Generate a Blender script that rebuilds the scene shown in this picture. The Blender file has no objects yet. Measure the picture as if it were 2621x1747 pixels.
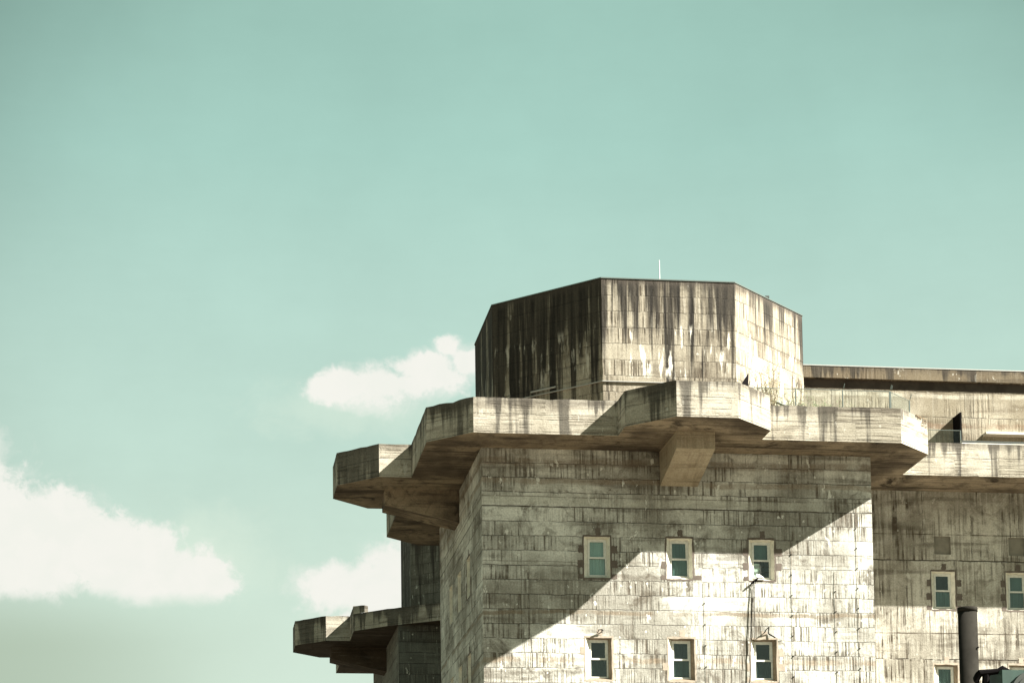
import bpy, bmesh, math, random
from mathutils import Vector, Matrix
random.seed(7)
R = math.radians
S = bpy.context.scene
COL = S.collection

# ------------------------------------------------------------ camera
yaw, pit, rol = R(8.370), R(4.984), R(-0.771)
fw = Vector((math.sin(yaw)*math.cos(pit), math.cos(yaw)*math.cos(pit), math.sin(pit)))
rt = Vector((math.cos(yaw), -math.sin(yaw), 0)); up = rt.cross(fw)
r2 = rt*math.cos(rol)+up*math.sin(rol); u2 = -rt*math.sin(rol)+up*math.cos(rol)
cd = bpy.data.cameras.new('camera'); cam = bpy.data.objects.new('camera', cd); COL.objects.link(cam)
cam.matrix_world = Matrix(((r2.x, u2.x, -fw.x, 0), (r2.y, u2.y, -fw.y, 0), (r2.z, u2.z, -fw.z, 1.7), (0, 0, 0, 1)))
cd.sensor_width = 36; cd.lens = 5914.41/2621*36; cd.shift_y = 0.4864
cd.clip_start = 0.5; cd.clip_end = 9000
S.camera = cam
S.render.resolution_x = 1024; S.render.resolution_y = 682

# ------------------------------------------------------------ exposure
S.view_settings.view_transform = 'Standard'; S.view_settings.look = 'None'
S.view_settings.gamma = 1; S.view_settings.exposure = 2.40

# ------------------------------------------------------------ node helper
class N:
    def __init__(s, tree): s.t = tree; s.l = tree.links
    def put(s, v, sock):
        if isinstance(v, bpy.types.NodeSocket): s.l.new(v, sock)
        elif v is not None:
            if sock.type == 'RGBA' and len(v) == 3: v = (*v, 1)
            sock.default_value = v
    def n(s, typ, ins=None, out=0, **kw):
        d = s.t.nodes.new(typ)
        for k, v in kw.items(): setattr(d, k, v)
        for k, v in (ins or {}).items(): s.put(v, d.inputs[k])
        return d.outputs[out]
    def m(s, op, a, b=None, c=None, clamp=False):
        d = s.t.nodes.new('ShaderNodeMath'); d.operation = op; d.use_clamp = clamp
        for i, v in enumerate((a, b, c)):
            if v is not None: s.put(v, d.inputs[i])
        return d.outputs[0]
    def mix(s, f, a, b, mode='MIX'):
        d = s.t.nodes.new('ShaderNodeMix'); d.data_type = 'RGBA'; d.blend_type = mode
        s.put(f, d.inputs[0]); s.put(a, d.inputs[6]); s.put(b, d.inputs[7])
        return d.outputs[2]
    def sm(s, v, lo, hi, a=0.0, b=1.0):
        d = s.t.nodes.new('ShaderNodeMapRange'); d.interpolation_type = 'SMOOTHSTEP'
        for i, x in enumerate((v, lo, hi, a, b)): s.put(x, d.inputs[i])
        return d.outputs[0]
    def xyz(s, x, y, z=0.0): return s.n('ShaderNodeCombineXYZ', {0: x, 1: y, 2: z})
    def noise(s, vec, scale=1.0, detail=3.0, rough=0.5, dist=0.0, out=0):
        return s.n('ShaderNodeTexNoise', {'Vector': vec, 'Scale': scale, 'Detail': detail, 'Roughness': rough, 'Distortion': dist}, out)
    def ramp(s, f, pts):
        d = s.t.nodes.new('ShaderNodeValToRGB'); s.put(f, d.inputs[0]); e = d.color_ramp.elements
        while len(e) < len(pts): e.new(0.5)
        for el, (p, c) in zip(e, pts): el.position = p; el.color = (*c, 1)
        return d.outputs[0]

# ------------------------------------------------------------ sky with clouds
SUN = Vector((1.99, -1.0, 1.82)).normalized()
sun_el = math.asin(SUN.z); sun_az = math.atan2(SUN.x, SUN.y)
W = bpy.data.worlds.new('World'); S.world = W; W.use_nodes = True
w = N(W.node_tree); W.node_tree.nodes.clear()
gen = w.n('ShaderNodeTexCoord', out=0)
sx = w.t.nodes.new('ShaderNodeSeparateXYZ'); w.l.new(gen, sx.inputs[0])
X, Y, Z = sx.outputs
DEG = 57.29578
el = w.m('MULTIPLY', w.m('ARCSINE', Z), DEG)
az = w.m('MULTIPLY', w.m('ARCTAN2', X, Y), DEG)
nish = w.n('ShaderNodeTexSky', {}, sky_type='NISHITA', sun_disc=False, sun_elevation=sun_el, sun_rotation=sun_az)
lum = w.n('ShaderNodeRGBToBW', {0: nish})
k = w.m('MULTIPLY_ADD', lum, 0.010, 0.93)
k = w.m('MINIMUM', k, 1.12)
grad = w.ramp(w.m('DIVIDE', el, 60.0), [(0.0, (.240, .292, .255)), (0.15, (.222, .280, .243)), (0.215, (.205, .268, .232)), (0.30, (.172, .248, .218)),
                                       (0.36, (.142, .228, .200)), (0.405, (.126, .208, .181)), (0.6, (.105, .16, .145)), (1.0, (.085, .13, .125))])
sky = w.mix(1.0, grad, k, 'MULTIPLY')
# sky darkened away from the view direction, a lens vignette put into its colour
dx = w.m('DIVIDE', w.m('SUBTRACT', az, 9.5), 14.5); dy = w.m('DIVIDE', w.m('SUBTRACT', el, 15.5), 12.5)
rr = w.m('ADD', w.m('MULTIPLY', dx, dx), w.m('MULTIPLY', dy, dy))
fall = w.sm(rr, 0.5, 2.1, 1.0, 0.50)
fall = w.m('ADD', fall, w.sm(rr, 2.1, 9.0, 0.0, 0.22))
sky = w.mix(1.0, sky, fall, 'MULTIPLY')
# clouds
P = w.xyz(az, el, 0)
nb = w.noise(P, 0.62, 9, 0.62, 0.25)
nf = w.noise(P, 2.6, 8, 0.68, 0.3)
nw = w.noise(w.xyz(w.m('MULTIPLY', az, .8), w.m('MULTIPLY', el, 1.15), 7.0), 0.9, 9, 0.66, 0.5)
wob = w.n('ShaderNodeTexNoise', {'Vector': P, 'Scale': 0.8, 'Detail': 4.0}, 1)
wv = w.n('ShaderNodeVectorMath', {0: wob, 1: (0.5, 0.5, 0.5)}, operation='SUBTRACT')
wv = w.n('ShaderNodeVectorMath', {0: wv, 3: 1.0}, operation='SCALE')
Pw = w.n('ShaderNodeVectorMath', {0: P, 1: wv}, operation='ADD')
def blob(a0, e0, ra, re):
    v = w.n('ShaderNodeVectorMath', {0: Pw, 1: (a0, e0, 0)}, operation='SUBTRACT')
    v = w.n('ShaderNodeVectorMath', {0: v, 1: (1/ra, 1/re, 0)}, operation='MULTIPLY')
    return w.m('SUBTRACT', 1.0, w.n('ShaderNodeVectorMath', {0: v}, 1, operation='LENGTH'))
def union(bl):
    o = blob(*bl[0])
    for b in bl[1:]: o = w.m('SMOOTH_MAX', o, blob(*b), 0.12)
    return o
def cover(bl, lo, hi, na, fa):
    d = union(bl)
    d = w.m('ADD', d, w.m('MULTIPLY', w.m('SUBTRACT', nb, 0.5), na))
    d = w.m('ADD', d, w.m('MULTIPLY', w.m('SUBTRACT', nf, 0.5), fa))
    core = w.sm(d, lo, hi)
    h = w.m('ADD', union(bl), w.m('MULTIPLY', w.m('SUBTRACT', nw, 0.5), 1.9))
    return w.m('MAXIMUM', core, w.m('MULTIPLY', w.sm(h, -0.05, 0.75), 0.62))
cA = cover([(-5.2, 12.4, 2.9, 1.95), (-3.0, 12.15, 2.0, 1.65), (-1.4, 11.9, 1.8, 1.35), (0.1, 11.35, 1.7, .95), (.9, 11.2, .9, .45), (-9, 12.5, 4, 2.2)], -0.02, 0.30, 0.70, 0.75)
cA = w.m('MULTIPLY', cA, w.sm(w.m('ADD', el, w.m('MULTIPLY', nb, 0.9)), 11.15, 11.65))
cB = cover([(3.75, 16.0, .9, .42), (7.5, 16.6, .8, .5), (4.3, 16.1, 1.0, .55), (5.2, 16.05, 1.1, .68), (6.25, 16.55, 1.2, .5), (6.95, 17.0, .6, .42), (6.3, 16.2, 1.6, .42)], 0.05, 0.55, 1.0, 1.0)
cC = cover([(3.9, 11.25, 1.1, .75), (5.1, 11.2, 1.5, .85), (4.7, 10.2, 1.1, .8), (6.0, 11.7, 1.6, .95), (7.2, 11.9, 1.9, 1.2)], 0.0, 0.5, 0.9, 0.8)
cD = w.m('MULTIPLY', cover([(-4.9, 14.4, 1.2, .7)], 0.0, 0.5, 0.9, 0.7), 0.5)
veil = w.m('MULTIPLY', w.sm(w.m('ADD', el, w.m('MULTIPLY', nb, 2.0)), 15.5, 10.0), 0.34)
veilB = w.m('MULTIPLY', cover([(4.6, 15.6, 3.4, 1.0), (.6, 11.9, 2.6, 1.4)], 0.0, 0.8, 0.7, 0.4), 0.38)
grey = w.m('MULTIPLY', w.sm(el, 11.5, 9.6), w.sm(az, 4.0, -4.5))
cl = w.m('MAXIMUM', w.m('MAXIMUM', cA, cB), w.m('MAXIMUM', cC, cD))
tone = w.m('MULTIPLY_ADD', w.m('SUBTRACT', w.noise(P, .16, 6, .6), .5), .20, 1.0)
tone = w.m('MULTIPLY', tone, w.m('MULTIPLY_ADD', w.m('SUBTRACT', w.noise(w.xyz(w.m('MULTIPLY', az, .25), el, 4.0), .5, 8, .7), .5), .10, 1.0))
sky = w.mix(1.0, sky, tone, 'MULTIPLY')
sky = w.mix(veil, sky, (.245, .285, .235))
sky = w.mix(veilB, sky, (.27, .305, .255))
sky = w.mix(w.m('MULTIPLY', grey, 0.72), sky, (.142, .176, .134))
shade = w.sm(w.noise(P, .9, 6, .6, .3), .40, .62)
cc = w.mix(w.m('MULTIPLY', shade, .22), (.312, .311, .288), (.272, .290, .262))
sky = w.mix(cl, sky, cc)
# below the horizon
bg = w.n('ShaderNodeBackground', {'Color': sky, 'Strength': 0.555})
w.n('ShaderNodeOutputWorld', {'Surface': bg}, out=0) if False else None
wo = w.t.nodes.new('ShaderNodeOutputWorld'); w.l.new(bg, wo.inputs[0])

# ------------------------------------------------------------ sun
sd = bpy.data.lights.new('sun', 'SUN'); sd.energy = 4.3; sd.angle = R(0.5); sd.color = (1.0, .968, .895)
so = bpy.data.objects.new('sun', sd); COL.objects.link(so)
so.rotation_euler = SUN.to_track_quat('Z', 'Y').to_euler(); so.location = (80, -40, 90)

# ------------------------------------------------------------ materials
def mat(name):
    m = bpy.data.materials.new(name); m.use_nodes = True; m.node_tree.nodes.clear(); return m, N(m.node_tree)
def finish(m, n, col, rough=0.9, bump=None, bs=0.6, bd=0.05, spec=0.25, metal=0.0, **kw):
    ins = {'Base Color': col, 'Roughness': rough, 'Specular IOR Level': spec, 'Metallic': metal}
    ins.update(kw)
    if bump is not None:
        ins['Normal'] = n.n('ShaderNodeBump', {'Strength': bs, 'Distance': bd, 'Height': bump})
    p = n.n('ShaderNodeBsdfPrincipled', ins)
    o = n.t.nodes.new('ShaderNodeOutputMaterial'); n.l.new(p, o.inputs[0]); return m

def concrete(name, base, dark, stain, bw=2.39, rh=.79, off=.18, mortar=.5, boards=.5, horiz=False, mott=.6,
             streak=0.0, streak_len=6.0, white=.2, bf=7.0, bump=.7, seed=0.0, brown=.3, edge=0.35, msize=.014, pale=(.60, .58, .50), bands=(), side_shade=0.0, wt=.635, zone=None, crunch=1.0):
    """board-marked concrete: courses and joints, board lines, drips, pale patches"""
    m, n = mat(name)
    uv = n.n('ShaderNodeUVMap', uv_map='wall'); dr = n.n('ShaderNodeUVMap', uv_map='drip')
    s1 = n.t.nodes.new('ShaderNodeSeparateXYZ'); n.l.new(uv, s1.inputs[0]); s, v = s1.outputs[0], s1.outputs[1]
    s2 = n.t.nodes.new('ShaderNodeSeparateXYZ'); n.l.new(dr, s2.inputs[0]); dd = s2.outputs[1]
    wn = n.noise(uv, 0.9, 3, .6, out=1)
    wn = n.n('ShaderNodeVectorMath', {0: wn, 1: (.5, .5, .5)}, operation='SUBTRACT')
    wn = n.n('ShaderNodeVectorMath', {0: wn, 3: .16}, operation='SCALE')
    p = n.n('ShaderNodeVectorMath', {0: uv, 1: wn}, operation='ADD')
    p = n.n('ShaderNodeVectorMath', {0: p, 1: (.34, -.13, 0)}, operation='ADD')
    br = n.t.nodes.new('ShaderNodeTexBrick'); br.offset = off; br.offset_frequency = 2
    n.l.new(p, br.inputs['Vector'])
    for kx, vx in (('Color1', (0, 0, 0, 1)), ('Color2', (1, 1, 1, 1)), ('Mortar', (.5, .5, .5, 1)), ('Scale', 1.0), ('Mortar Size', msize),
                   ('Mortar Smooth', .35), ('Bias', 0.0), ('Brick Width', bw), ('Row Height', rh)): br.inputs[kx].default_value = vx
    rnd = n.n('ShaderNodeRGBToBW', {0: br.outputs[0]}); mor = br.outputs[1]
    # joints break up and fade
    gap = n.sm(n.noise(n.xyz(n.m('MULTIPLY', s, .8), n.m('MULTIPLY', v, 1.6), 0.5), 1.0, 5, .7),   .36, .52)
    gap2 = n.sm(n.noise(n.xyz(n.m('MULTIPLY', s, .9), n.m('MULTIPLY', v, .9), 8.5), 1.0, 4, .7), .46, .60)
    s3 = n.t.nodes.new('ShaderNodeSeparateXYZ'); n.l.new(p, s3.inputs[0])
    fr = n.m('ABSOLUTE', n.m('SUBTRACT', n.m('FRACT', n.m('ADD', n.m('DIVIDE', s3.outputs[1], rh), .5)), .5))
    hl = n.sm(n.m('MULTIPLY', fr, rh), n.m('MULTIPLY_ADD', gap, msize*1.3, msize*.8), msize*.4)
    mor = n.m('MAXIMUM', n.m('MULTIPLY', n.m('MULTIPLY', mor, gap2), .85), n.m('MULTIPLY', hl, gap))
    # board marks
    rr_ = n.m('MULTIPLY', rnd, 31.0)
    if horiz: bv = n.xyz(n.m('MULTIPLY', s, .30), n.m('MULTIPLY', v, bf), rr_)
    else: bv = n.xyz(n.m('MULTIPLY', s, bf), n.m('MULTIPLY', v, .24), rr_)
    bn = n.noise(bv, 1.0, 2.5, .6)
    bl = n.m('ADD', n.m('MULTIPLY', n.sm(bn, .42, .56), .38), n.m('MULTIPLY', n.sm(bn, .54, .63), .70), None, True)
    bl2 = n.sm(bn, .45, .36)
    here = n.sm(n.noise(n.xyz(s, v, rr_), .9, 3, .6), .36, .58)
    bl = n.m('MULTIPLY', bl, n.m('MULTIPLY', n.m('MULTIPLY_ADD', here, .88, .12), n.sm(rnd, -.05, .55)))
    # mottle
    big = n.noise(n.xyz(s, v, seed), .22, 6, .62)
    midn = n.noise(n.xyz(s, v, seed+9), 1.3, 6, .68, .6)
    fine = n.noise(n.xyz(s, v, seed+5), 11.0, 4, .7)
    layer = n.noise(n.xyz(n.m('MULTIPLY', s, .12), n.m('MULTIPLY', v, 1.1), seed+3), 1.0, 5, .6, .4)
    col = n.mix(n.m('MULTIPLY', n.sm(big, .38, .62), mott), base, dark)
    col = n.mix(n.m('MULTIPLY', n.sm(midn, .50, .68), mott*.75), col, dark)
    col = n.mix(n.m('MULTIPLY', n.sm(layer, .52, .66), mott*.7), col, stain)
    col = n.mix(n.m('MULTIPLY', n.sm(n.noise(n.xyz(s, v, seed+20), .45, 5, .7, 1.0), .52, .70), brown), col, stain)
    # per block tone
    col = n.mix(n.m('MULTIPLY', n.sm(rnd, .2, .9), .22), col, dark)
    col = n.mix(n.m('MULTIPLY', bl, boards), col, stain)
    col = n.mix(n.m('MULTIPLY', n.m('MULTIPLY', bl2, here), boards*.25), col, pale)
    col = n.mix(n.m('MULTIPLY', mor, mortar), col, (.045, .036, .026))
    for zc, hw_, st_, c_ in bands:
        wl = n.m('MULTIPLY', n.m('SUBTRACT', n.noise(n.xyz(n.m('MULTIPLY', s, .35), 0.0, zc), 1.0, 5, .55), .5), .55 if hw_ > .05 else .12)
        dz_ = n.m('ABSOLUTE', n.m('SUBTRACT', n.m('ADD', v, wl), zc))
        bm_ = n.m('MULTIPLY', n.sm(dz_, hw_*1.5, hw_*.6), n.sm(n.noise(n.xyz(s, v, zc), .8, 4, .6), .30, .55))
        col = n.mix(n.m('MULTIPLY', bm_, st_), col, c_)
    # pale lime patches and runs
    if white > 0:
        ws = n.noise(n.xyz(n.m('MULTIPLY', s, 1.6), n.m('MULTIPLY', v, .75), seed+40), 1.0, 4, .7, .3)
        wz = n.sm(ws, wt, wt+.03)
        sp = n.n('ShaderNodeTexVoronoi', {'Vector': n.xyz(n.m('MULTIPLY', s, 1.1), n.m('MULTIPLY', v, .8), seed), 'Scale': 2.2}, 0)
        if zone is None: wz = n.m('MAXIMUM', wz, n.m('MULTIPLY', n.sm(sp, .17, .10), n.sm(midn, .52, .60)))
        col = n.mix(n.m('MULTIPLY', wz, white), col, pale)
    # dark runs down from the top edge
    if streak > 0:
        face_shade = 0.0
        if side_shade > 0:
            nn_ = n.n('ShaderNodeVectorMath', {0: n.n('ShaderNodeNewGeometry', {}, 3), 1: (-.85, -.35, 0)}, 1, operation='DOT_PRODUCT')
            face_shade = n.m('MULTIPLY', n.sm(nn_, .45, .75), side_shade)  # thickens the runs on left-facing sides, painting their shade into the concrete
        st1 = n.noise(n.xyz(n.m('MULTIPLY', s, .8), n.m('MULTIPLY', v, .05), seed+60), 1.0, 3, .55)
        st2 = n.noise(n.xyz(n.m('MULTIPLY', s, 3.2), n.m('MULTIPLY', v, .12), seed+70), 1.0, 4, .6, .2)
        stv = n.m('ADD', n.m('MULTIPLY', st1, .68), n.m('MULTIPLY', st2, .32))
        stv = n.m('MULTIPLY_ADD', n.m('SUBTRACT', stv, .5), 2.0, .5)
        fade = n.sm(n.m('ADD', dd, n.m('MULTIPLY', n.noise(n.xyz(s, v, 3), .8, 3), 1.5)), 0.0, streak_len, .09, -.13)
        if side_shade > .1:
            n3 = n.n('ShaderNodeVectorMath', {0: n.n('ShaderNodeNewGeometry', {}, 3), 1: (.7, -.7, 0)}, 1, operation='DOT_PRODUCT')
            face_shade = n.m('SUBTRACT', face_shade, n.m('MULTIPLY', n.sm(n3, .8, .95), .07))  # thins the runs on the sunlit slanted face to brighten its colour
        stm = n.sm(n.m('ADD', n.m('ADD', stv, fade), face_shade), .46, .60)
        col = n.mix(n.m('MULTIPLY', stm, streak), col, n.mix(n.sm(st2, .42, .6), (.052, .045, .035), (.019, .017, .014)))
    if zone:
        run = n.noise(n.xyz(n.m('MULTIPLY', s, 1.9), n.m('MULTIPLY', v, .30), seed+90), 1.0, 5, .66, .1)
        zz_ = n.m('MULTIPLY', n.sm(v, zone[0], zone[0]+.5), n.sm(v, zone[1], zone[1]-.5))
        col = n.mix(n.m('MULTIPLY', n.m('MULTIPLY', n.sm(run, .56, .62), zz_), n.m('MULTIPLY_ADD', face_shade, -4.2, .9, True)), col, pale)
    # grime just under the top edge
    if edge > 0:
        eg = n.sm(n.m('ADD', dd, n.m('MULTIPLY', midn, .5)), .28, .75, 1.0, 0.0)
        col = n.mix(n.m('MULTIPLY', eg, edge), col, (.06, .05, .04))
    col = n.mix(.42, col, n.mix(n.sm(fine, .35, .62), (.45, .44, .41), (1.06, 1.06, 1.06)), 'MULTIPLY')
    h = n.m('ADD', n.m('MULTIPLY', mor, -1.0), n.m('MULTIPLY', bl, -.55))
    h = n.m('ADD', h, n.m('MULTIPLY', fine, .30)); h = n.m('ADD', h, n.m('MULTIPLY', midn, .5))
    h = n.m('ADD', h, n.m('MULTIPLY', rnd, .35))
    return finish(m, n, col, .93, h, bump, .045, .15)

M = {}
M['tower'] = concrete('tower_concrete', (.70, .69, .615), (.25, .235, .195), (.10, .082, .060), mott=.9, boards=.9, mortar=.60, white=.9, brown=.85,
    bands=[(24.45, .10, .75, (.20, .155, .105)), (30.17, .03, .9, (.08, .065, .05)), (30.70, .03, .7, (.10, .08, .06)), (30.43, .20, .45, (.55, .54, .46)), (27.2, .025, .5, (.10, .08, .06)), (21.9, .13, .5, (.28, .21, .14)), (31.55, .14, .5, (.25, .19, .13)), (32.6, .2, .6, (.20, .155, .11))],
    edge=0, bump=1.0, pale=(.70, .69, .62), bf=9, msize=.012)
M['main'] = concrete('main_concrete', (.60, .57, .485), (.19, .17, .13), (.075, .06, .042), bw=2.9, rh=5.82, off=.37, mott=.8, boards=1.0, bf=6, mortar=1.0, white=.45, brown=.5, edge=0, bump=.9, seed=4, msize=.022, bands=[(24.94, .035, .9, (.06, .045, .03)), (30.76, .03, .8, (.06, .045, .03))])
M['sooty_shaded'] = concrete('sooty_shaded_concrete', (.20, .20, .17), (.12, .12, .10), (.06, .052, .042), mott=.7, boards=.6, mortar=.7, white=.9, brown=.6, edge=0, seed=44, wt=.66)  # far tower: real grime, plus its shade put into the darker colours
M['sooty_shaded_soffit'] = concrete('sooty_shaded_soffit', (.10, .075, .052), (.06, .045, .032), (.03, .023, .017), bw=6, rh=2.3, boards=.4, bf=3.5, horiz=True, mortar=.3, white=0, edge=0, mott=.9, brown=.7, bump=.5, seed=47)
M['sooty_shaded_turret'] = concrete('sooty_shaded_turret', (.14, .14, .115), (.07, .068, .055), (.03, .026, .02), boards=.5, mortar=.7, white=1.0, edge=.6, streak=.9, streak_len=14, mott=.8, seed=51, wt=.64, pale=(.35, .36, .31))
M['attic'] = concrete('attic_concrete', (.37, .335, .26), (.22, .19, .135), (.11, .085, .055), bw=3.2, rh=1.6, boards=.4, mortar=.8, white=.35, edge=.1, bump=.9, mott=.85, brown=.6, seed=8, streak=.25, streak_len=3, bands=[(39.6, .16, .6, (.17, .11, .07)), (41.5, .12, .7, (.45, .42, .34)), (37.6, .3, .5, (.19, .14, .09))])
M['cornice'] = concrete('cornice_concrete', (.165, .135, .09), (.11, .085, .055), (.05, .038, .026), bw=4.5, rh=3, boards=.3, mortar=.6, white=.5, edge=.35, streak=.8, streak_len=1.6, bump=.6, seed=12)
M['parapet'] = concrete('parapet_concrete', (.47, .43, .35), (.25, .225, .17), (.10, .082, .06), bw=2.6, rh=.95, off=.45, boards=.62, bf=9, horiz=True, mortar=.40, white=.45, edge=.4, mott=.75, bump=.8, seed=15, streak=.75, streak_len=2.2, side_shade=.07)
M['turret'] = concrete('turret_concrete', (.37, .335, .26), (.205, .175, .13), (.075, .060, .042), boards=.9, mortar=.5, white=.6, edge=.8, streak=.97, streak_len=8.0, side_shade=.125, wt=.66, zone=(37.7, 41.0), mott=.7, bump=.8, seed=21, rh=.9, bw=1.9, pale=(.72, .68, .58))
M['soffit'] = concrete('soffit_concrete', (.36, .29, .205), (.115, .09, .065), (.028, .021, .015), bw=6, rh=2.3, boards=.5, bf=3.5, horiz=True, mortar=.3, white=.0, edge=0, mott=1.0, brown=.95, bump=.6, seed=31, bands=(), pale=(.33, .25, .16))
M['corbel'] = concrete('corbel_concrete', (.48, .41, .30), (.32, .26, .18), (.13, .095, .06), bw=6, rh=1.0, boards=.3, mortar=.2, white=.1, edge=0, mott=.7, brown=.5, bump=.6, seed=35)

def simple(name, col, rough=.6, var=.25, sc=6.0, metal=0.0, spec=.3, coat=0.0):
    m, n = mat(name); tc = n.n('ShaderNodeTexCoord', out=3)
    nn = n.noise(tc, sc, 5, .65)
    c = n.mix(n.m('MULTIPLY', n.sm(nn, .4, .65), var), col, tuple(x*.45 for x in col))
    return finish(m, n, c, n.m('MULTIPLY_ADD', nn, .25, rough-.12), nn, .15, .01, spec, metal)
M['white_frame'] = simple('white_window_frame', (.70, .69, .62), .45, .3)
M['reveal'] = simple('painted_reveal', (.74, .71, .60), .8, .35, 4)
M['reveal_brown'] = simple('shaded_reveal', (.21, .165, .115), .85, .5, 4)  # brown carries the shade on right jamb and head of the lower windows
M['patch'] = simple('dark_mortar', (.13, .105, .085), .95, .4, 3)
M['patch_brown'] = simple('brown_mortar', (.37, .31, .24), .95, .4, 3)
M['metal'] = simple('galvanised_metal', (.34, .34, .31), .5, .2, 5, .0, .5)
M['dark_metal'] = simple('dark_metal', (.045, .05, .042), .5, .2, 5)
M['rail'] = simple('grey_green_rail', (.09, .11, .095), .5, .2, 5, .0)
M['cornice_shade'] = simple('cornice_shade_paint', (.06, .048, .038), .95, .6, 1.2)  # colour of the shadow painted under the cornice
M['blocked'] = simple('smooth_infill_render', (.23, .21, .165), .95, .35, 1.5)
M['conductor'] = simple('oxidised_conductor', (.16, .12, .08), .7, .3)
M['black'] = simple('black_rubber', (.007, .006, .006), .9, .2, 6, 0.0, .02)
M['mast'] = simple('painted_steel_mast', (.026, .024, .020), .6, .4, 2.5, 0.0, 0.0)
M['green'] = simple('dark_green_paint', (.035, .065, .05), .5, .4, 2.0)
M['twig'] = simple('dry_twig', (.20, .15, .09), .9, .4)
M['leaf'] = simple('dry_leaf', (.22, .19, .09), .9, .5)
M['green_leaf'] = simple('green_leaf', (.12, .15, .07), .9, .5)
M['dark_room'] = simple('dark_room', (.03, .035, .033), .9, .3, 1.5)
M['blind_pale'] = simple('pale_blind', (.38, .46, .43), .9, .15, 1.2)
M['blind_teal'] = simple('teal_blind', (.10, .145, .135), .9, .2, 1.2)
M['blind_teal2'] = simple('dim_blind', (.05, .075, .07), .9, .4, 1.2)
M['blind_dark'] = simple('dark_curtain', (.016, .026, .026), .9, .3, 1.2)
M['block'] = simple('white_block', (.62, .60, .53), .9, .3, 4)
def glassmat(name, tint, gl=.12):
    m, n = mat(name)
    t = n.n('ShaderNodeBsdfTransparent', {'Color': tint}); g = n.n('ShaderNodeBsdfGlossy', {'Color': (.95, .93, .88, 1), 'Roughness': .03})
    f = n.n('ShaderNodeLayerWeight', {'Blend': .5}, 1); f = n.m('MULTIPLY_ADD', n.m('POWER', f, 4.0), .8, gl)
    x = n.t.nodes.new('ShaderNodeMixShader'); n.l.new(f, x.inputs[0]); n.l.new(t, x.inputs[1]); n.l.new(g, x.inputs[2])
    o = n.t.nodes.new('ShaderNodeOutputMaterial'); n.l.new(x.outputs[0], o.inputs[0]); return m
M['glass'] = glassmat('window_glass', (.86, .93, .91, 1), .045)
M['fence_glass'] = glassmat('fence_glass', (.965, .985, .98, 1), .02)
gm, gn = mat('ground_earth')
gtc = gn.n('ShaderNodeTexCoord', out=3)
gc = gn.mix(gn.sm(gn.noise(gtc, .03, 6, .6), .42, .6), (.175, .145, .105), (.105, .10, .07))
gc = gn.mix(gn.m('MULTIPLY', gn.noise(gtc, 2.0, 5, .7), .5), gc, (.05, .045, .035))
M['ground'] = finish(gm, gn, gc, .95, gn.noise(gtc, 3.0, 5, .7), .5, .05)

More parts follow.
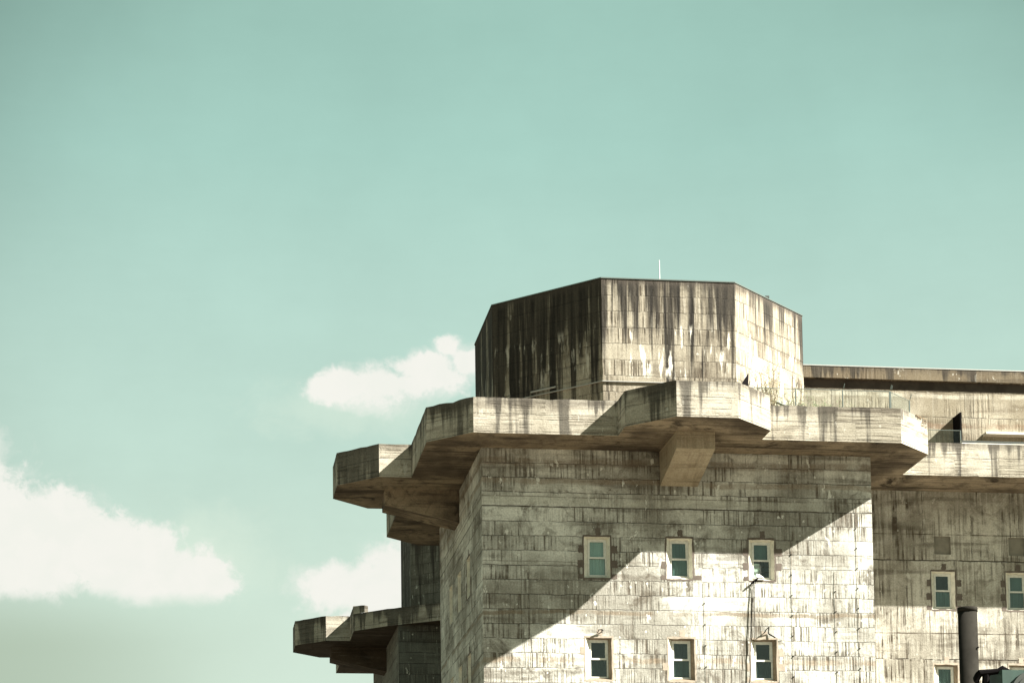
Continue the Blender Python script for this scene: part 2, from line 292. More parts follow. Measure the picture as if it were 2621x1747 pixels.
# ------------------------------------------------------------ mesh helper
class B:
    def __init__(s): s.v = []; s.f = []; s.top = []; s.mi = []
    def face(s, pts, top=None, mi=0):
        i = len(s.v); s.v += [tuple(p) for p in pts]; s.f.append(tuple(range(i, i+len(pts))))
        s.top.append(max(p[2] for p in pts) if top is None else top); s.mi.append(mi)
    def box(s, a, b, top=None, mi=0):
        (x0, y0, z0), (x1, y1, z1) = a, b
        for q in (((x0, y0, z0), (x1, y0, z0), (x1, y0, z1), (x0, y0, z1)), ((x1, y0, z0), (x1, y1, z0), (x1, y1, z1), (x1, y0, z1)),
                  ((x1, y1, z0), (x0, y1, z0), (x0, y1, z1), (x1, y1, z1)), ((x0, y1, z0), (x0, y0, z0), (x0, y0, z1), (x0, y1, z1)),
                  ((x0, y0, z1), (x1, y0, z1), (x1, y1, z1), (x0, y1, z1)), ((x0, y1, z0), (x1, y1, z0), (x1, y0, z0), (x0, y0, z0))): s.face(q, top, mi)
    def prism(s, poly, z0, z1, cap=True, bot=True, top=None):
        n_ = len(poly)
        for i in range(n_):
            a, b = poly[i], poly[(i+1) % n_]
            s.face(((a[0], a[1], z0), (b[0], b[1], z0), (b[0], b[1], z1), (a[0], a[1], z1)), top)
        if cap: s.face([(p[0], p[1], z1) for p in poly])
        if bot: s.face([(p[0], p[1], z0) for p in reversed(poly)])
    def tube(s, pts, r, seg=8, cap=True):
        pts = [Vector(p) for p in pts]; rs = r if isinstance(r, (list, tuple)) else [r]*len(pts); rings = []
        for i, p in enumerate(pts):
            d = (pts[min(i+1, len(pts)-1)]-pts[max(i-1, 0)]).normalized()
            a = d.orthogonal() if abs(d.z) < .9 else Vector((1, 0, 0)); a = (a-d*a.dot(d)).normalized()
            if abs(d.z) < .9: a = Vector((0, 0, 1)); a = (a-d*a.dot(d)).normalized()
            b = d.cross(a); rings.append([p+(a*math.cos(t)+b*math.sin(t))*rs[i] for t in [2*math.pi*k_/seg for k_ in range(seg)]])
        for i in range(len(pts)-1):
            for j in range(seg):
                s.face((rings[i][j], rings[i][(j+1) % seg], rings[i+1][(j+1) % seg], rings[i+1][j]))
        if cap:
            s.face(list(reversed(rings[0]))); s.face(rings[-1])
    def build(s, name, mats, parent=None, smooth=False, weld=False):
        me = bpy.data.meshes.new(name); me.from_pydata(s.v, [], s.f)
        mats = mats if isinstance(mats, (list, tuple)) else [mats]
        for m_ in mats: me.materials.append(m_)
        u1 = me.uv_layers.new(name='wall'); u2_ = me.uv_layers.new(name='drip')
        for pi, p in enumerate(me.polygons):
            nr = p.normal; p.material_index = s.mi[pi]; p.use_smooth = smooth
            if abs(nr.z) > .75:
                for li in p.loop_indices:
                    c = me.vertices[me.loops[li].vertex_index].co; u1.data[li].uv = (c.x, c.y); u2_.data[li].uv = (c.x, 9)
            else:
                h = Vector((nr.x, nr.y, 0)).normalized(); t = Vector((-h.y, h.x, 0)); off = round(math.degrees(math.atan2(h.y, h.x))/45)*13.37
                for li in p.loop_indices:
                    c = me.vertices[me.loops[li].vertex_index].co; sv = c.dot(t)+off
                    if off == -26.74: sv = c.x
                    u1.data[li].uv = (sv, c.z); u2_.data[li].uv = (sv, s.top[pi]-c.z)
        if weld:
            bm = bmesh.new(); bm.from_mesh(me); bmesh.ops.remove_doubles(bm, verts=bm.verts, dist=1e-4); bm.to_mesh(me); bm.free()
        o = bpy.data.objects.new(name, me); COL.objects.link(o)
        if parent is not None: o.parent = parent; o.matrix_parent_inverse = parent.matrix_world.inverted()
        return o
def tag(o, label=None, cat=None, group=None, kind=None):
    for k_, v_ in (('label', label), ('category', cat), ('group', group), ('kind', kind)):
        if v_: o[k_] = v_
    return o
def thing(name, loc, label, cat, group=None):
    o = bpy.data.objects.new(name, None); COL.objects.link(o); o.location = loc
    bpy.context.view_layer.update(); return tag(o, label, cat, group)

# ------------------------------------------------------------ ground
g = B(); g.face(((-4000, -3000, 0), (4000, -3000, 0), (4000, 5000, 0), (-4000, 5000, 0)))
tag(g.build('ground', M['ground']), kind='structure')

# ------------------------------------------------------------ the concrete tower building
XC, YC, RR, SS, WW, EE, VV, QQ, BB, OR, OT = 27.019, 130.744, 13.771, 11.543, 3.878, 1.823, 1.616, 4.038, 10.744, 9.078, 3.751
ZT, ZB, ZO, ZD = 35.18, 33.30, 43.36, 33.9
bunker = thing('bunker', (27, 150, 0), 'massive weathered concrete anti-aircraft tower building with cantilevered balconies and an eight-sided turret', 'building')

def strip(b, pts, z0, z1, th, jit=.022, closed=False, step=.45, bottom=False):
    """a parapet along an open outline (walked with the outside on its right-hand side), th thick"""
    P_ = [Vector((p[0], p[1])) for p in pts]; n_ = len(P_)
    inn = []
    for i in range(n_):
        ds = []
        if i > 0: ds.append((P_[i]-P_[i-1]).normalized())
        if i < n_-1: ds.append((P_[i+1]-P_[i]).normalized())
        ns = [Vector((-d.y, d.x)) for d in ds]
        m_ = sum(ns, Vector((0, 0))).normalized(); inn.append(P_[i]+m_*(th/max(.3, m_.dot(ns[0]))))
    for i in range(n_-1):
        L = (P_[i+1]-P_[i]).length; k_ = max(1, int(L/step)); js = [0]+[random.uniform(-jit, jit)-(random.uniform(.02, .055) if random.random() < .08 else 0) for _ in range(k_-1)]+[0]
        jb = [0]+[random.uniform(-jit, jit) for _ in range(k_-1)]+[0]
        for j in range(k_):
            a, c = j/k_, (j+1)/k_
            oa, oc = P_[i].lerp(P_[i+1], a), P_[i].lerp(P_[i+1], c); ia, ic = inn[i].lerp(inn[i+1], a), inn[i].lerp(inn[i+1], c)
            za, zc = z1+js[j], z1+js[j+1]
            b.face(((oa.x, oa.y, z0), (oc.x, oc.y, z0), (oc.x, oc.y, zc), (oa.x, oa.y, za)), z1)
            b.face(((oa.x, oa.y, za), (oc.x, oc.y, zc), (ic.x, ic.y, zc), (ia.x, ia.y, za)))
            b.face(((ic.x, ic.y, z0+.3), (ia.x, ia.y, z0+.3), (ia.x, ia.y, za), (ic.x, ic.y, zc)), z1)
    for q, i in ((0, 0), (-1, n_-1)):
        o_, i_ = P_[i], inn[i]
        b.face(((i_.x, i_.y, z0), (o_.x, o_.y, z0), (o_.x, o_.y, z1), (i_.x, i_.y, z1)), z1)
    return inn

def lobe(cx, cy, ax, ay):
    """seven outline points of one balcony, along the side whose outward direction is (ax, ay)"""
    tx, ty = -ay, ax
    f = lambda a, r_: (cx+tx*a+ax*r_, cy+ty*a+ay*r_)
    return [f(-WW, RR), f(-WW, RR+EE), f(-VV, RR+QQ), f(VV, RR+QQ), f(WW, RR+EE), f(WW, RR)]

# front tower platform outline, walked from the back left round to the right (outside on the right-hand side)
left = lobe(XC, YC, -1, 0)      # runs +Y -> -Y
front = lobe(XC, YC, 0, -1)     # runs -X -> +X
out1 = [(20.0, 144.5), (XC-SS, 144.515), (XC-RR, YC+SS)] + left + [(XC-RR, YC-SS), (XC-SS, YC-RR)] + front + [(XC+SS, YC-RR), (XC+RR, YC-SS), (XC+RR, 123.7)]
b = B(); in1 = strip(b, out1, ZB, ZT, .45)
b.build('parapet', M['parapet'], bunker)
out_main = [(XC+RR, 123.7), (80.0, 123.7), (80.0, 200.0)]
b = B(); in2 = strip(b, out_main, ZB, ZT, .45, step=1.6); b.build('parapet', M['parapet'], bunker)
b = B(); strip(b, [(20.0, 163.7), (20.0, 144.5)], ZB, ZT, .45, step=1.6); b.build('parapet', M['parapet'], bunker)
# slabs: soffit and deck
def slab(outer, inner, zb, zd, name='platform_slab'):
    b = B(); b.face([(p[0], p[1], zb) for p in reversed(outer)]); b.face([(p[0], p[1], zd) for p in inner])
    return b.build(name, M['soffit'], bunker)
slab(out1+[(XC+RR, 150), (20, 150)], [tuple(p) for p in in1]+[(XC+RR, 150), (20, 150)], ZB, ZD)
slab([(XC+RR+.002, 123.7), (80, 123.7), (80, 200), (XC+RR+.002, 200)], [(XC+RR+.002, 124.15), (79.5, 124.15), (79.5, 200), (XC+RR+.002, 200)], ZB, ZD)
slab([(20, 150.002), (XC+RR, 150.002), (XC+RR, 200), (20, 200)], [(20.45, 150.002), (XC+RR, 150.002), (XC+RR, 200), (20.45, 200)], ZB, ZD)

# walls with window openings -------------------------------------------------
Z_UP, Z_LO = (26.36, 28.58), (20.86, 23.12)
HW = .715
def wall(name, p0, p1, z0, z1, holes, m_, cuts=()):
    """vertical wall from p0 to p1 (outside on the right-hand side), holes = (s0, s1, za, zb)"""
    a = Vector((p0[0], p0[1])); c = Vector((p1[0], p1[1])); L = (c-a).length; d = (c-a)/L
    ss = sorted({0, L, *[h[0] for h in holes], *[h[1] for h in holes]}); zz = sorted({z0, z1, *[h[2] for h in holes], *[h[3] for h in holes]})
    b = B()
    for i in range(len(ss)-1):
        for j in range(len(zz)-1):
            sm_, zm = (ss[i]+ss[i+1])/2, (zz[j]+zz[j+1])/2
            if any(h[0] < sm_ < h[1] and h[2] < zm < h[3] for h in holes): continue
            q0, q1 = a+d*ss[i], a+d*ss[i+1]
            b.face(((q0.x, q0.y, zz[j]), (q1.x, q1.y, zz[j]), (q1.x, q1.y, zz[j+1]), (q0.x, q0.y, zz[j+1])), z1)
    return b.build(name, m_, bunker)

ROWS = [Z_UP, Z_LO, (Z_LO[0]-5.48, Z_LO[1]-5.48), (Z_LO[0]-10.96, Z_LO[1]-10.96)]
def holes_at(cs, hw=HW): return [(c-hw, c+hw, z[0], z[1]) for c in cs for z in ROWS]
XL, XR, YF = XC-BB, XC+BB, 120.0
wx = [22.47, 26.98, 31.52]
wall('tower_wall', (XL, YF), (XR, YF), 0, ZB, holes_at([x-XL for x in wx]), M['tower'])
wy = [125.9, 130.1, 134.1]
wall('tower_wall', (XL, 139.6), (XL, YF), 0, ZB, holes_at([139.6-y for y in wy]), M['tower'])
wall('tower_wall', (XR, YF), (XR, 127.45), 0, ZB, [], M['tower'])
wall('tower_wall', (23.7, 139.6), (XL, 139.6), 0, ZB, [], M['tower'])
mx = [44.29, 48.80, 53.31, 57.82, 62.33]
niches = [(x-XR-.50+.02, x-XR+.52, 29.59, 30.65) for x in mx]
wall('main_wall', (XR, 127.45), (76, 127.45), 0, ZB, holes_at([x-XR for x in mx])+niches, M['main'])
wall('main_wall', (23.7, 168), (23.7, 139.6), 0, ZB, [], M['main'])
wall('main_wall', (76, 127.45), (76, 200), 0, ZB, [], M['main'])
for x in mx:
    b = B()
    x0, x1, z0, z1, yy = x-.48, x+.52, 29.59, 30.65, 127.57
    b.face(((x0, yy, z0), (x1, yy, z0), (x1, yy, z1), (x0, yy, z1)), 40)
    for q in (((x0, 127.45, z0), (x0, yy, z0), (x0, yy, z1), (x0, 127.45, z1)), ((x1, yy, z0), (x1, 127.45, z0), (x1, 127.45, z1), (x1, yy, z1)),
              ((x0, yy, z1), (x1, yy, z1), (x1, 127.45, z1), (x0, 127.45, z1)), ((x0, 127.45, z0), (x1, 127.45, z0), (x1, yy, z0), (x0, yy, z0))): b.face(q, 40)
    b.build('blocked_opening', M['blocked'], bunker)

# windows ---------------------------------------------------------------------
def window(pos, z, axis, up_blind, lo_blind, splay=(.27, .15), patch=None, seed=1, special=False):
    """axis 'Y': wall facing -Y at y=pos[1]; axis 'X': wall facing -X at x=pos[0]"""
    rnd = random.Random(seed); z0, z1 = z
    T = (lambda a, d, zz: (pos[0]+a, pos[1]+d, zz)) if axis == 'Y' else (lambda a, d, zz: (pos[0]+d, pos[1]-a, zz))
    def bx(b, a0, a1, d0, d1, za, zb, mi=0):
        p, q = T(a0, d0, za), T(a1, d1, zb)
        b.box(tuple(min(x, y) for x, y in zip(p, q)), tuple(max(x, y) for x, y in zip(p, q)), 60, mi)
    D = .34; l, r_ = -HW, HW; li, ri = l+splay[0], r_-splay[1]; zi0, zi1 = z0+.13, z1-.07
    b = B()   # splayed painted surround with rounded outer lip
    F = lambda *c: b.face([T(*x) for x in c], 60, F_mi[0])
    F_mi = [0]
    F((l, 0, z0), (li, D, zi0), (li, D, zi1), (l, 0, z1)); F_mi[0] = 1; F((ri, D, zi0), (r_, 0, z0), (r_, 0, z1), (ri, D, zi1))
    F((l, 0, z1), (li, D, zi1), (ri, D, zi1), (r_, 0, z1)); F((l, 0, z0), (r_, 0, z0), (ri, D, zi0), (li, D, zi0))
    win = b.build('window', [M['reveal'], M['reveal' if z[0] > 25 or axis == 'X' else 'reveal_brown']], bunker)
    b = B(); t = .075; d0, d1 = D-.03, D+.06
    bx(b, li, li+t, d0, d1, zi0, zi1); bx(b, ri-t, ri, d0, d1, zi0, zi1)
    bx(b, li+t, ri-t, d0, d1, zi1-t, zi1); bx(b, li+t, ri-t, d0, d1, zi0, zi0+t)
    zm = (zi0+zi1)/2
    bx(b, li+t, ri-t, d0-.015, d1, zm-.045, zm+.045)
    # inset upper sash
    bx(b, li+t, li+t+.035, d0+.03, d1, zm+.045, zi1-t); bx(b, ri-t-.075, ri-t, d0+.03, d1, zm+.045, zi1-t); bx(b, li+t+.035, ri-t-.075, d0+.03, d1, zi1-t-.07, zi1-t)
    b.build('frame', M['white_frame'], win)
    for za, zb, bl in ((zm+.045, zi1-t, up_blind), (zi0+t, zm-.045, lo_blind)):
        g_ = B(); bx(g_, li+t, ri-t, D+.02, D+.03, za, zb); g_.build('pane', M['glass'], win)
        if bl:
            c = B(); nf_ = 9; xs = [li+t+(ri-li-2*t)*q/nf_ for q in range(nf_+1)]; dz = 0
            for q in range(nf_):
                da, db = D+.12+rnd.uniform(-.02, .03), D+.12+rnd.uniform(-.02, .03)
                c.face([T(xs[q], da, za), T(xs[q+1], db, za), T(xs[q+1], db, zb), T(xs[q], da, zb)], 60)
            c.build('blind', M[bl], win)
    # the dim room behind
    c = B(); c.face([T(l, 1.6, z0-.3), T(r_, 1.6, z0-.3), T(r_, 1.6, z1+.3), T(l, 1.6, z1+.3)], 60)
    for a in (li, ri): c.face([T(a, D+.07, z0-.3), T(a, 1.6, z0-.3), T(a, 1.6, z1+.3), T(a, D+.07, z1+.3)], 60)
    for zz in (zi0-.02, zi1+.02): c.face([T(li, D+.07, zz), T(ri, D+.07, zz), T(ri, 1.6, zz), T(li, 1.6, zz)], 60)
    c.build('room_lining', M['dark_room'], win)
    if patch:
        b = B(); pp_ = .85 if patch == 'patch' else .35
        def pb(a0, a1, za, zb, dd=.006):
            n_ = 6; rim = []
            for q in range(n_): rim.append((a0+(a1-a0)*q/n_+rnd.uniform(0, .03), zb+rnd.uniform(-.03, .02)))
            for q in range(n_): rim.append((a1+rnd.uniform(-.02, .03), zb+(za-zb)*q/n_))
            for q in range(n_): rim.append((a1+(a0-a1)*q/n_, za+rnd.uniform(-.03, .02)))
            for q in range(n_): rim.append((a0+rnd.uniform(-.03, .02), za+(zb-za)*q/n_))
            vs = [T(a, -dd, z_) for a, z_ in rim]
            b.face(list(reversed(vs)), 60)
        pb(l-.07, l, z0-.05, z1+.10); pb(r_, r_+.08, z0-.05, z1+.10, .007); pb(l+.002, r_-.002, z1, z1+.11, .0065)
        pb(-.08, .20, z1+.11, z1+.47, .008); pb(l, r_, z0-.10, z0, .0065)
        for za in ((1.35, 1.75), (.55, .95), (-.05, .2)):
            if rnd.random() < pp_: pb(l-.27-rnd.random()*.08, l-.07, z0+za[0], z0+za[1], .009)
            if rnd.random() < pp_: pb(r_+.08, r_+.36+rnd.random()*.15, z0+za[0], z0+za[1], .009)
        b.build('mortar_patch', M[patch], win)
    if special:
        b = B(); bx(b, li+t+.01, li+.42, D+.04, D+.10, zi0+.34, zm-.15); bx(b, li+t+.01, li+.42, D+.045, D+.11, zi0+.12, zi0+.33)
        b.build('white_block', M['block'], win)
        b = B()
        bx(b, li+.44, li+.47, D-.03, D+.018, zi0+t, zm-.045)
        for q in (.30, .60): bx(b, li+t, ri-t, D-.02, D+.018, zi0+t+q-.012, zi0+t+q+.012)
        b.build('glazing_bar', M['dark_metal'], win)
    return win
blU = ['blind_pale', 'blind_teal', 'blind_teal']
for i, x in enumerate(wx):
    window((x, YF), Z_UP, 'Y', blU[i], ['blind_pale', 'blind_teal', None][i], patch='patch', seed=10+i, special=(i == 2))
    window((x, YF), Z_LO, 'Y', [None, 'blind_dark', None][i], ['blind_dark', 'blind_teal2', 'blind_dark'][i], patch='patch_brown', seed=20+i)
for i, y in enumerate(wy):
    for z in (Z_UP, Z_LO): window((XL, y), z, 'X', 'blind_teal', 'blind_teal', (.02, .2), patch='patch' if i == 0 else None, seed=30+i)
for i, x in enumerate(mx):
    window((x, 127.45), Z_UP, 'Y', [None, 'blind_teal', 'blind_dark', 'blind_teal', 'blind_pale'][i], 'blind_teal', patch='patch', seed=40+i)
    window((x, 127.45), Z_LO, 'Y', 'blind_teal', 'blind_teal', patch='patch_brown', seed=50+i)
for r_ in ROWS[2:]:
    for i, x in enumerate(wx): window((x, YF), r_, 'Y', 'blind_dark', 'blind_dark', seed=60+i)
    for y in wy: window((XL, y), r_, 'X', 'blind_teal', 'blind_dark', (.2, .2), seed=70)
    for x in mx: window((x, 127.45), r_, 'Y', 'blind_teal', 'blind_dark', seed=80)

# corbels ---------------------------------------------------------------------
def corbel(cx, cy, ax, ay, zb, hw=1.03, r0=BB, r1=15.0, zo=.90, zi=1.87, mt='corbel'):
    tx, ty = -ay, ax; f = lambda a, r_, z: (cx+tx*a+ax*r_, cy+ty*a+ay*r_, z)
    b = B(); A = -hw; C = hw
    b.face([f(A, r1, zb-zo), f(C, r1, zb-zo), f(C, r1, zb), f(A, r1, zb)], 60)
    b.face([f(A, r0, zb-zi), f(C, r0, zb-zi), f(C, r1, zb-zo), f(A, r1, zb-zo)], 60)
    b.face([f(A, r0, zb-zi), f(A, r1, zb-zo), f(A, r1, zb), f(A, r0, zb)], 60)
    b.face([f(C, r1, zb-zo), f(C, r0, zb-zi), f(C, r0, zb), f(C, r1, zb)], 60)
    return b.build('corbel', M[mt], bunker)
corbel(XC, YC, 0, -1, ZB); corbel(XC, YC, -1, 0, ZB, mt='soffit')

# turret ----------------------------------------------------------------------
def octa(cx, cy, r_, t): return [(cx-t, cy-r_), (cx+t, cy-r_), (cx+r_, cy-t), (cx+r_, cy+t), (cx+t, cy+r_), (cx-t, cy+r_), (cx-r_, cy+t), (cx-r_, cy-t)]
def turret(cx, cy, z0, z1, mt='turret'):
    b = B(); b.prism(octa(cx, cy, OR, OT), z0, z1, top=z1); t_ = b.build('turret', M[mt], bunker)
    b = B(); b.prism(octa(cx, cy, OR+.04, OT+.017), z1+.003, z1+.06); b.build('roof_edge', M['rail'], t_)
    return t_
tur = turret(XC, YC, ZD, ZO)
# thin metal flashing round the foot of the turret, and the plinth under it
b = B(); o = octa(XC, YC, OR+.10, OT+.04)
b.prism(o, 37.57, 37.61); b.build('flashing', M['metal'], tur)
d45 = Vector((-1, 1)).normalized(); p0 = Vector((XC-OT, YC-OR))+Vector((-1, -1)).normalized()*.18
b = B(); a_, c_ = p0+d45*3.05, p0+d45*4.75
b.tube([(a_.x, a_.y, 37.80), (c_.x, c_.y, 37.80)], .05, 6); b.build('pipe', M['metal'], tur)
# flat black triangle painting a fin's shadow on the right-hand slanted face
def fin(p, d, n_, L, th, z0, z1, mt, par):
    """p foot point on wall, n_ outward direction, d along wall"""
    b = B(); q = [p, p+n_*L, p+n_*L+d*th, p+d*th]
    if (q[1]-q[0]).cross(q[2]-q[1]) < 0: q.reverse()
    b.prism([(v_.x, v_.y) for v_ in q], z0, z1); return b.build('fin_wall', mt, par)
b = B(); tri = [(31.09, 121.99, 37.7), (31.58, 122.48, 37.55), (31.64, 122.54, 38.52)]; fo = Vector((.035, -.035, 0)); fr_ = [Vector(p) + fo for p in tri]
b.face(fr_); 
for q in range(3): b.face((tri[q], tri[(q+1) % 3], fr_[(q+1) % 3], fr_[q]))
b.build('fin_shadow', M['black'], tur)
b = B(); b.box((33.2, 124.2, ZO+.07), (33.42, 124.4, ZO+.2)); b.build('vent_cap', M['dark_metal'], tur)

# attic storey on the main block ----------------------------------------------
b = B(); b.prism([(36.3, 136.0), (78, 136.0), (78, 196), (36.3, 196)], ZD, 43.0, cap=True, bot=False, top=42.36); b.build('attic_wall', M['attic'], bunker)
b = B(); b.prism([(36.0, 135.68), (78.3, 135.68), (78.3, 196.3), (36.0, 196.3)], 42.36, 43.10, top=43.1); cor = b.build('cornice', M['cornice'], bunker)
b = B(); b.prism([(35.97, 135.65), (78.33, 135.65), (78.33, 196.33), (35.97, 196.33)], 43.103, 43.16); b.build('roof_edge', M['metal'], cor)
b = B(); b.box((36.3, 135.985, 41.80), (78, 135.998, 42.36)); b.build('cornice_shade', M['cornice_shade'], bunker)  # dark strip painting the cornice's cast shadow onto the attic wall
fin(Vector((48.2, 136.0)), Vector((1, 0)), Vector((0, -1)), 1.3, .12, ZD, 40.12, M['black'], bunker)
b = B(); b.box((50.1, 135.3, 38.98), (72, 136.0-.002, 39.12)); b.build('ledge', M['block'], bunker)
# white sill and dark pipe lying along the main parapet
b = B(); b.box((44.36, 123.75, ZT+.014), (80, 124.05, ZT+.06)); b.build('coping', M['block'], bunker)
b = B(); b.tube([(44.4, 123.83, ZT+.13), (60, 123.83, ZT+.12)], .045, 6); b.tube([(44.4, 123.98, ZT+.22), (60, 123.98, ZT+.21)], .035, 6)
b.build('pipe', M['dark_metal'], bunker)
b = B(); b.box((44.40, 124.0, ZT+.20), (70, 124.1, ZT+.245)); b.build('handrail', M['block'], bunker)

# second tower, farther back ----------------------------------------------------
X2, Y2, DZ = XC+.039, YC+46.532, -1.132
left2 = lobe(X2, Y2, -1, 0)
b = B()
back = [(20.0, Y2+SS), (X2-RR, Y2+SS)] + left2 + [(13.23, 169.2)]
strip(b, back, ZB+DZ, ZT+DZ, .45); b.build('parapet', M['parapet'], bunker)
b = B(); ch = [(13.23, 169.2), (15.54, 166.92), (17.3, 165.66), (20.3, 163.55)]
strip(b, ch, ZB+DZ, ZB+DZ+1.27, .40); b.build('parapet', M['parapet'], bunker)
b = B(); strip(b, [(13.235, 169.19), (14.0, 168.45)], ZB+DZ+1.27, ZT+DZ-.08, .40, jit=.05, step=.25); b.build('broken_parapet', M['parapet'], bunker)
o2 = back+ch[1:]+[(34, 163.55), (34, Y2+SS)]
b = B(); b.face([(p[0], p[1], ZB+DZ) for p in reversed(o2)]); b.face([(p[0]+.2, p[1]+.1, ZD+DZ) for p in o2]); b.build('platform_slab', M['sooty_shaded_soffit'], bunker)
corbel(X2, Y2, -1, 0, ZB+DZ, mt='sooty_shaded_soffit')
wall('tower_wall', (X2-BB, 188), (X2-BB, Y2-BB), 0, ZB+DZ, [], M['sooty_shaded'])
wall('tower_wall', (X2-BB, Y2-BB), (23.7, Y2-BB), 0, ZB+DZ, [], M['sooty_shaded'])
wall('tower_wall', (24, 188), (X2-BB, 188), 0, ZB+DZ, [], M['sooty_shaded'])
t2 = turret(X2, Y2, ZD+DZ+.9, ZO+DZ, 'sooty_shaded_turret')
b = B(); b.prism(octa(X2, Y2, OR-1.5, OT-.6), ZD+DZ, ZD+DZ+.9, cap=False, bot=False); b.build('plinth', M['sooty_shaded_turret'], t2)

# ------------------------------------------------------------ glass railings on the decks
def glass_fence(name, pts, z0, z1, label, arms=True, extra_post=True, per=2.6, rail_r=.02, loc=None):
    t_ = thing(name, (pts[0][0], pts[0][1], z0), label, 'railing')
    for i in range(len(pts)-1):
        a, c = Vector(pts[i]), Vector(pts[i+1]); L = (c-a).length; k_ = max(1, round(L/per)); d = (c-a)/L; n_ = Vector((-d.y, d.x))
        for j in range(k_):
            q0, q1 = a+d*(L*j/k_), a+d*(L*(j+1)/k_)
            b = B(); e0, e1 = q0+d*.06, q1-d*.06
            b.prism([((e0-n_*.008).x, (e0-n_*.008).y), ((e1-n_*.008).x, (e1-n_*.008).y), ((e1+n_*.008).x, (e1+n_*.008).y), ((e0+n_*.008).x, (e0+n_*.008).y)], z0+.05, z1-.03)
            b.build('glass_pane', M['fence_glass'], t_)
            b = B(); b.tube([(q0.x, q0.y, z1), (q1.x, q1.y, z1)], rail_r, 6); b.build('rail', M['rail'], t_)
        ps = [a+d*(L*j/k_) for j in range(k_+1)]
        for j, q in enumerate(ps):
            if i > 0 and j == 0: q = q+d*.12
            b = B(); b.tube([(q.x, q.y, z0), (q.x, q.y, z1+.01)], .038, 6)
            if arms: b.tube([(q.x, q.y, z1), (q.x+.06, q.y-.04, z1+.12), (q.x+.10, q.y-.1, z1+.34)], .022, 6)
            b.build('post', M['rail'], t_)
    return t_
glass_fence('glass_railing', [(30.3, 117.4), (38.1, 117.4), (39.75, 119.05)], ZD, 36.22, 'glass and grey steel railing with bent post tops along the front platform beside the turret')
glass_fence('glass_railing', [(42.3, 124.35), (44.5, 124.35)], ZD, 36.10, 'short clear glass railing pane on the lower deck right of the front platform', arms=False)

# ------------------------------------------------------------ roof antenna
an = thing('roof_antenna', (27.6, 126.5, ZO+.07), 'thin pale antenna rod standing on the turret roof', 'antenna')
b = B(); b.tube([(27.6, 126.5, ZO+.05), (27.6, 126.5, 46.2)], [.04, .025], 8); b.build('rod', M['metal'], an)
b = B(); b.box((27.45, 126.35, ZO+.077), (27.75, 126.65, ZO+.14)); b.build('foot', M['metal'], an)

# ------------------------------------------------------------ cables and conduits on the walls
def cable(name, pts, r_, label, mt='black', clips=0, cat='cable', group=None):
    b = B(); b.tube(pts, r_, 6); o_ = b.build(name, M[mt]); tag(o_, label, cat, group)
    if clips:
        za, zb = pts[0][2], pts[-1][2]; n_ = int(abs(za-zb)/1.05); c = B()
        for i in range(1, n_):
            z = za+(zb-za)*i/n_; x = pts[0][0]+(pts[-1][0]-pts[0][0])*i/n_; c.box((x-.025, YF-.06, z-.025), (x+.025, YF-.005, z+.025))
        c.build('clip', M['black'], o_)
    return o_
def wig(x0, x1, za, zb, y, n_=10, amp=.03):
    return [(x0+(x1-x0)*i/n_+random.uniform(-amp, amp), y, za+(zb-za)*i/n_) for i in range(n_+1)]
cable('hanging_cable', [(31.12, 119.95, 26.42), (31.0, 119.9, 26.1)]+wig(30.97, 30.80, 25.7, 23.3, 119.90, 8, .012)+wig(30.78, 30.60, 23.0, 18.5, 119.90, 10, .02), .022,
      'thicker black cable hanging from the right-hand upper window sill past the lower window')
cable('hanging_cable', [(31.2, 119.95, 26.40), (31.08, 119.9, 26.1)]+wig(31.06, 30.99, 25.7, 23.2, 119.92, 8, .01)+[(30.98, 119.98, 23.05)], .016,
      'thinner dark cable hanging between the right-hand upper window and the window under it')
b = B(); rn = random.Random(3)
for i in range(7):
    x = 30.80+i*.06; b.tube([(x, 119.86, 26.04+i*.045), (x+.05, 119.80, 26.12+i*.045), (x+.10, 119.85, 26.20+i*.045)], .032, 6)
o_ = b.build('rag_bundle', M['black']); tag(o_, 'small black rag bundle hanging at the sill of the right-hand upper window', 'rag')
b = B(); b.box((31.22, 119.93, 26.37), (31.62, 120.25, 26.50)); b.face(((31.22, 119.9, 26.5), (31.6, 119.9, 26.5), (31.45, 120.2, 26.72), (31.26, 120.2, 26.75)))
o_ = b.build('white_packet', M['block']); tag(o_, 'white packet lying on the sill of the right-hand upper window', 'packet')
for (x0, x1, za, zb), lab in zip([(28.29, 28.36, 26.2, 17), (33.17, 33.14, 28.9, 20), (36.83, 36.92, 30.4, 15), (35.57, 35.60, 26.9, 17)],
        ['thin dark lightning conductor clipped to the wall just right of the middle windows', 'thin dark lightning conductor clipped to the wall just right of the right-hand windows',
         'thin dark lightning conductor clipped near the right corner of the tower wall', 'thin dark lightning conductor on the sunlit wall, second from the right corner']):
    cable('wall_conductor', wig(x0, x1, za, zb, YF-.035, 14, .012), .009, lab, 'conductor', 8, group='lightning conductors down the tower wall')
# little brackets over the lower windows
b = B(); b.tube([(31.58, 119.98, 23.50), (31.60, 119.75, 23.60), (31.74, 119.72, 23.74), (31.78, 119.95, 23.45)], .03, 6); b.tube([(31.80, 119.95, 23.43), (32.13, 119.8, 23.20)], .035, 6)
tag(b.build('wall_bracket', M['black']), 'small bent black bracket on the wall above the lower right window', 'bracket')
b = B(); b.tube([(22.42, 119.95, 23.35), (22.44, 119.8, 23.5), (22.62, 119.8, 23.52), (22.72, 119.95, 23.50)], .028, 6); b.tube([(22.62, 119.82, 23.52), (22.64, 119.9, 23.38)], .025, 6)
tag(b.build('wall_bracket', M['black']), 'small bent black bracket on the wall above the lower left window', 'bracket')

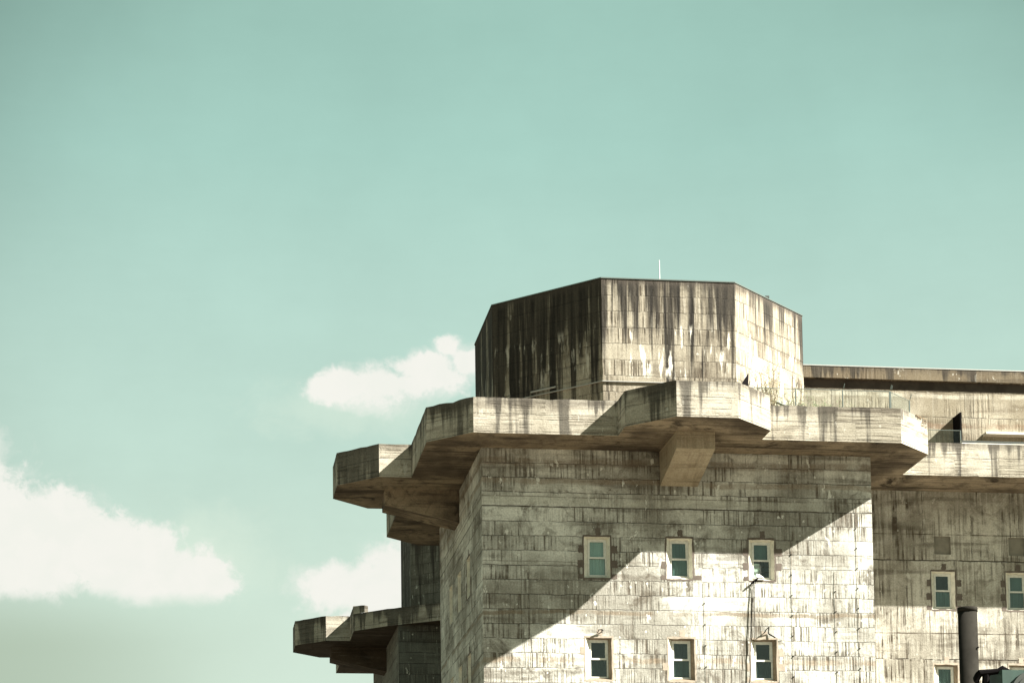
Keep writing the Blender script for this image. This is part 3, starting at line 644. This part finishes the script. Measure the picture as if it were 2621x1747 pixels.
# ------------------------------------------------------------ plants
def shrub(name, base, hgt, spread, n_, label, seed, leafm='leaf', leaves=10, lean=(0, 0)):
    rn = random.Random(seed); t_ = thing(name, base, label, 'plant'); b = B(); lf = B()
    bx_, by, bz = base
    def leafat(p, s_):
        for _ in range(leaves):
            q = p+Vector([rn.gauss(0, .10) for _ in range(3)]); u = Vector([rn.uniform(-1, 1) for _ in range(3)]).normalized()*s_; v_ = u.orthogonal().normalized()*s_*.6
            lf.face((q-u, q+v_, q+u, q-v_))
    for i in range(n_):
        a = rn.uniform(0, 6.28); rr0 = rn.random()**.6*spread; p = Vector((bx_+rn.uniform(-.3, .3)*spread, by+rn.uniform(-.25, .25)*spread, bz)); h = hgt*rn.uniform(.55, 1)
        end = p+Vector((math.cos(a)*rr0+lean[0], math.sin(a)*rr0*.6+lean[1], h)); mid = p.lerp(end, .5)+Vector((rn.gauss(0, .10), rn.gauss(0, .10), .1))
        b.tube([p, mid, end], [.028, .018, .007], 4, False)
        for k_ in range(4):
            f_ = rn.uniform(.5, .98); s_ = mid.lerp(end, (f_-.5)*2); e_ = s_+Vector((rn.gauss(0, .2), rn.gauss(0, .15), rn.uniform(.12, .45)))
            b.tube([s_, e_], [.013, .004], 3, False)
            if rn.random() < .6: leafat(e_, .045)
        leafat(end, .05)
    b.build('stems', M['twig'], t_); lf.build('foliage', M[leafm], t_)
    return t_
shrub('dry_shrub', (32.0, 119.4, ZD), 4.0, .8, 34, 'tall dry brown shrub growing at the foot of the turret behind the centre balcony', 5, leaves=7)
shrub('dry_shrub', (33.2, 118.8, ZD), 3.2, .8, 14, 'sparse bare twiggy shrub behind the left end of the glass railing', 6, leaves=3)
shrub('deck_plant', (33.0, 118.5, ZD), 2.0, 1.1, 22, 'low pale green plants seen through the first glass railing panes', 8, 'green_leaf', 8)
shrub('deck_plant', (35.3, 118.9, ZD), 1.9, 1.2, 14, 'low greenish plants behind the middle glass railing panes', 9, 'green_leaf', 6)
# creeper hanging over the right chamfer of the front platform
rn = random.Random(12); lf = B(); dch = Vector((1, 1, 0)).normalized(); nch = Vector((1, -1, 0)).normalized(); base = Vector((XC+RR-.65, YC-SS-.65, ZT))
for i in range(150):
    s_ = rn.uniform(-.5, .75); z = .06-abs(rn.gauss(0, .30)) if s_ > .15 else .04-abs(rn.gauss(0, .07)); q = base+dch*s_+nch*rn.uniform(.0, .06)+Vector((0, 0, z)); u = Vector([rn.uniform(-1, 1) for _ in range(3)]).normalized()*.05; v_ = u.orthogonal().normalized()*.03
    lf.face((q-u, q+v_, q+u, q-v_))
tag(lf.build('creeper', M['twig']), 'small withered brown creeper hanging over the bright slanted parapet at the right', 'plant')

# ------------------------------------------------------------ steel mast in front
ma = thing('steel_mast', (25.1, 70.0, 0), 'thick round steel mast with a collar and dark green machinery at its side', 'mast')
b = B(); seg = 40
b.tube([(25.1, 70, 0), (25.1, 70, 15.16)], .305, seg); b.build('tube', M['mast'], ma, smooth=False)
b = B(); b.tube([(25.1, 70, 15.163), (25.1, 70, 15.30)], .322, seg); b.build('cap', M['mast'], ma)
b = B(); b.tube([(25.32, 69.76, 13.98), (25.32, 69.70, 13.98)], .028, 8); b.build('bolt', M['black'], ma)
b = B()
b.tube([(25.2, 69.8, 12.9), (25.35, 69.7, 13.15), (25.9, 69.6, 13.20), (26.05, 69.6, 13.28), (26.3, 69.6, 13.20)], [.12, .12, .09, .11, .06], 10)
b.tube([(25.3, 69.75, 12.0), (25.5, 69.7, 12.6), (25.55, 69.7, 13.1)], .13, 8)
b.build('bracket', M['black'], ma)
b = B(); b.prism([(25.93, 69.3), (26.65, 69.3), (26.75, 70.2), (25.83, 70.2)], 11.8, 13.2); b.face(((25.93, 69.29, 13.2), (26.65, 69.29, 13.05), (26.65, 69.29, 12.0), (25.93, 69.29, 12.0)))
b.build('housing', M['green'], ma)
b = B(); prof = []
b.tube([(26.85, 69.0, 12.4), (26.85, 70.3, 12.4)], .74, 36); b.tube([(26.85, 68.93, 12.4), (26.85, 69.0, 12.4)], .60, 36)
b.build('drum', M['dark_metal'], ma)

# smooth shading for round tubes
for ob in bpy.data.objects:
    if ob.type == 'MESH' and ob.name.split('.')[0] in ('tube', 'cap', 'drum', 'rod'):
        bm = bmesh.new(); bm.from_mesh(ob.data); bmesh.ops.remove_doubles(bm, verts=bm.verts, dist=1e-4); bm.to_mesh(ob.data); bm.free()
        for p in ob.data.polygons: p.use_smooth = abs(p.normal.z) < .5 and len(p.vertices) == 4
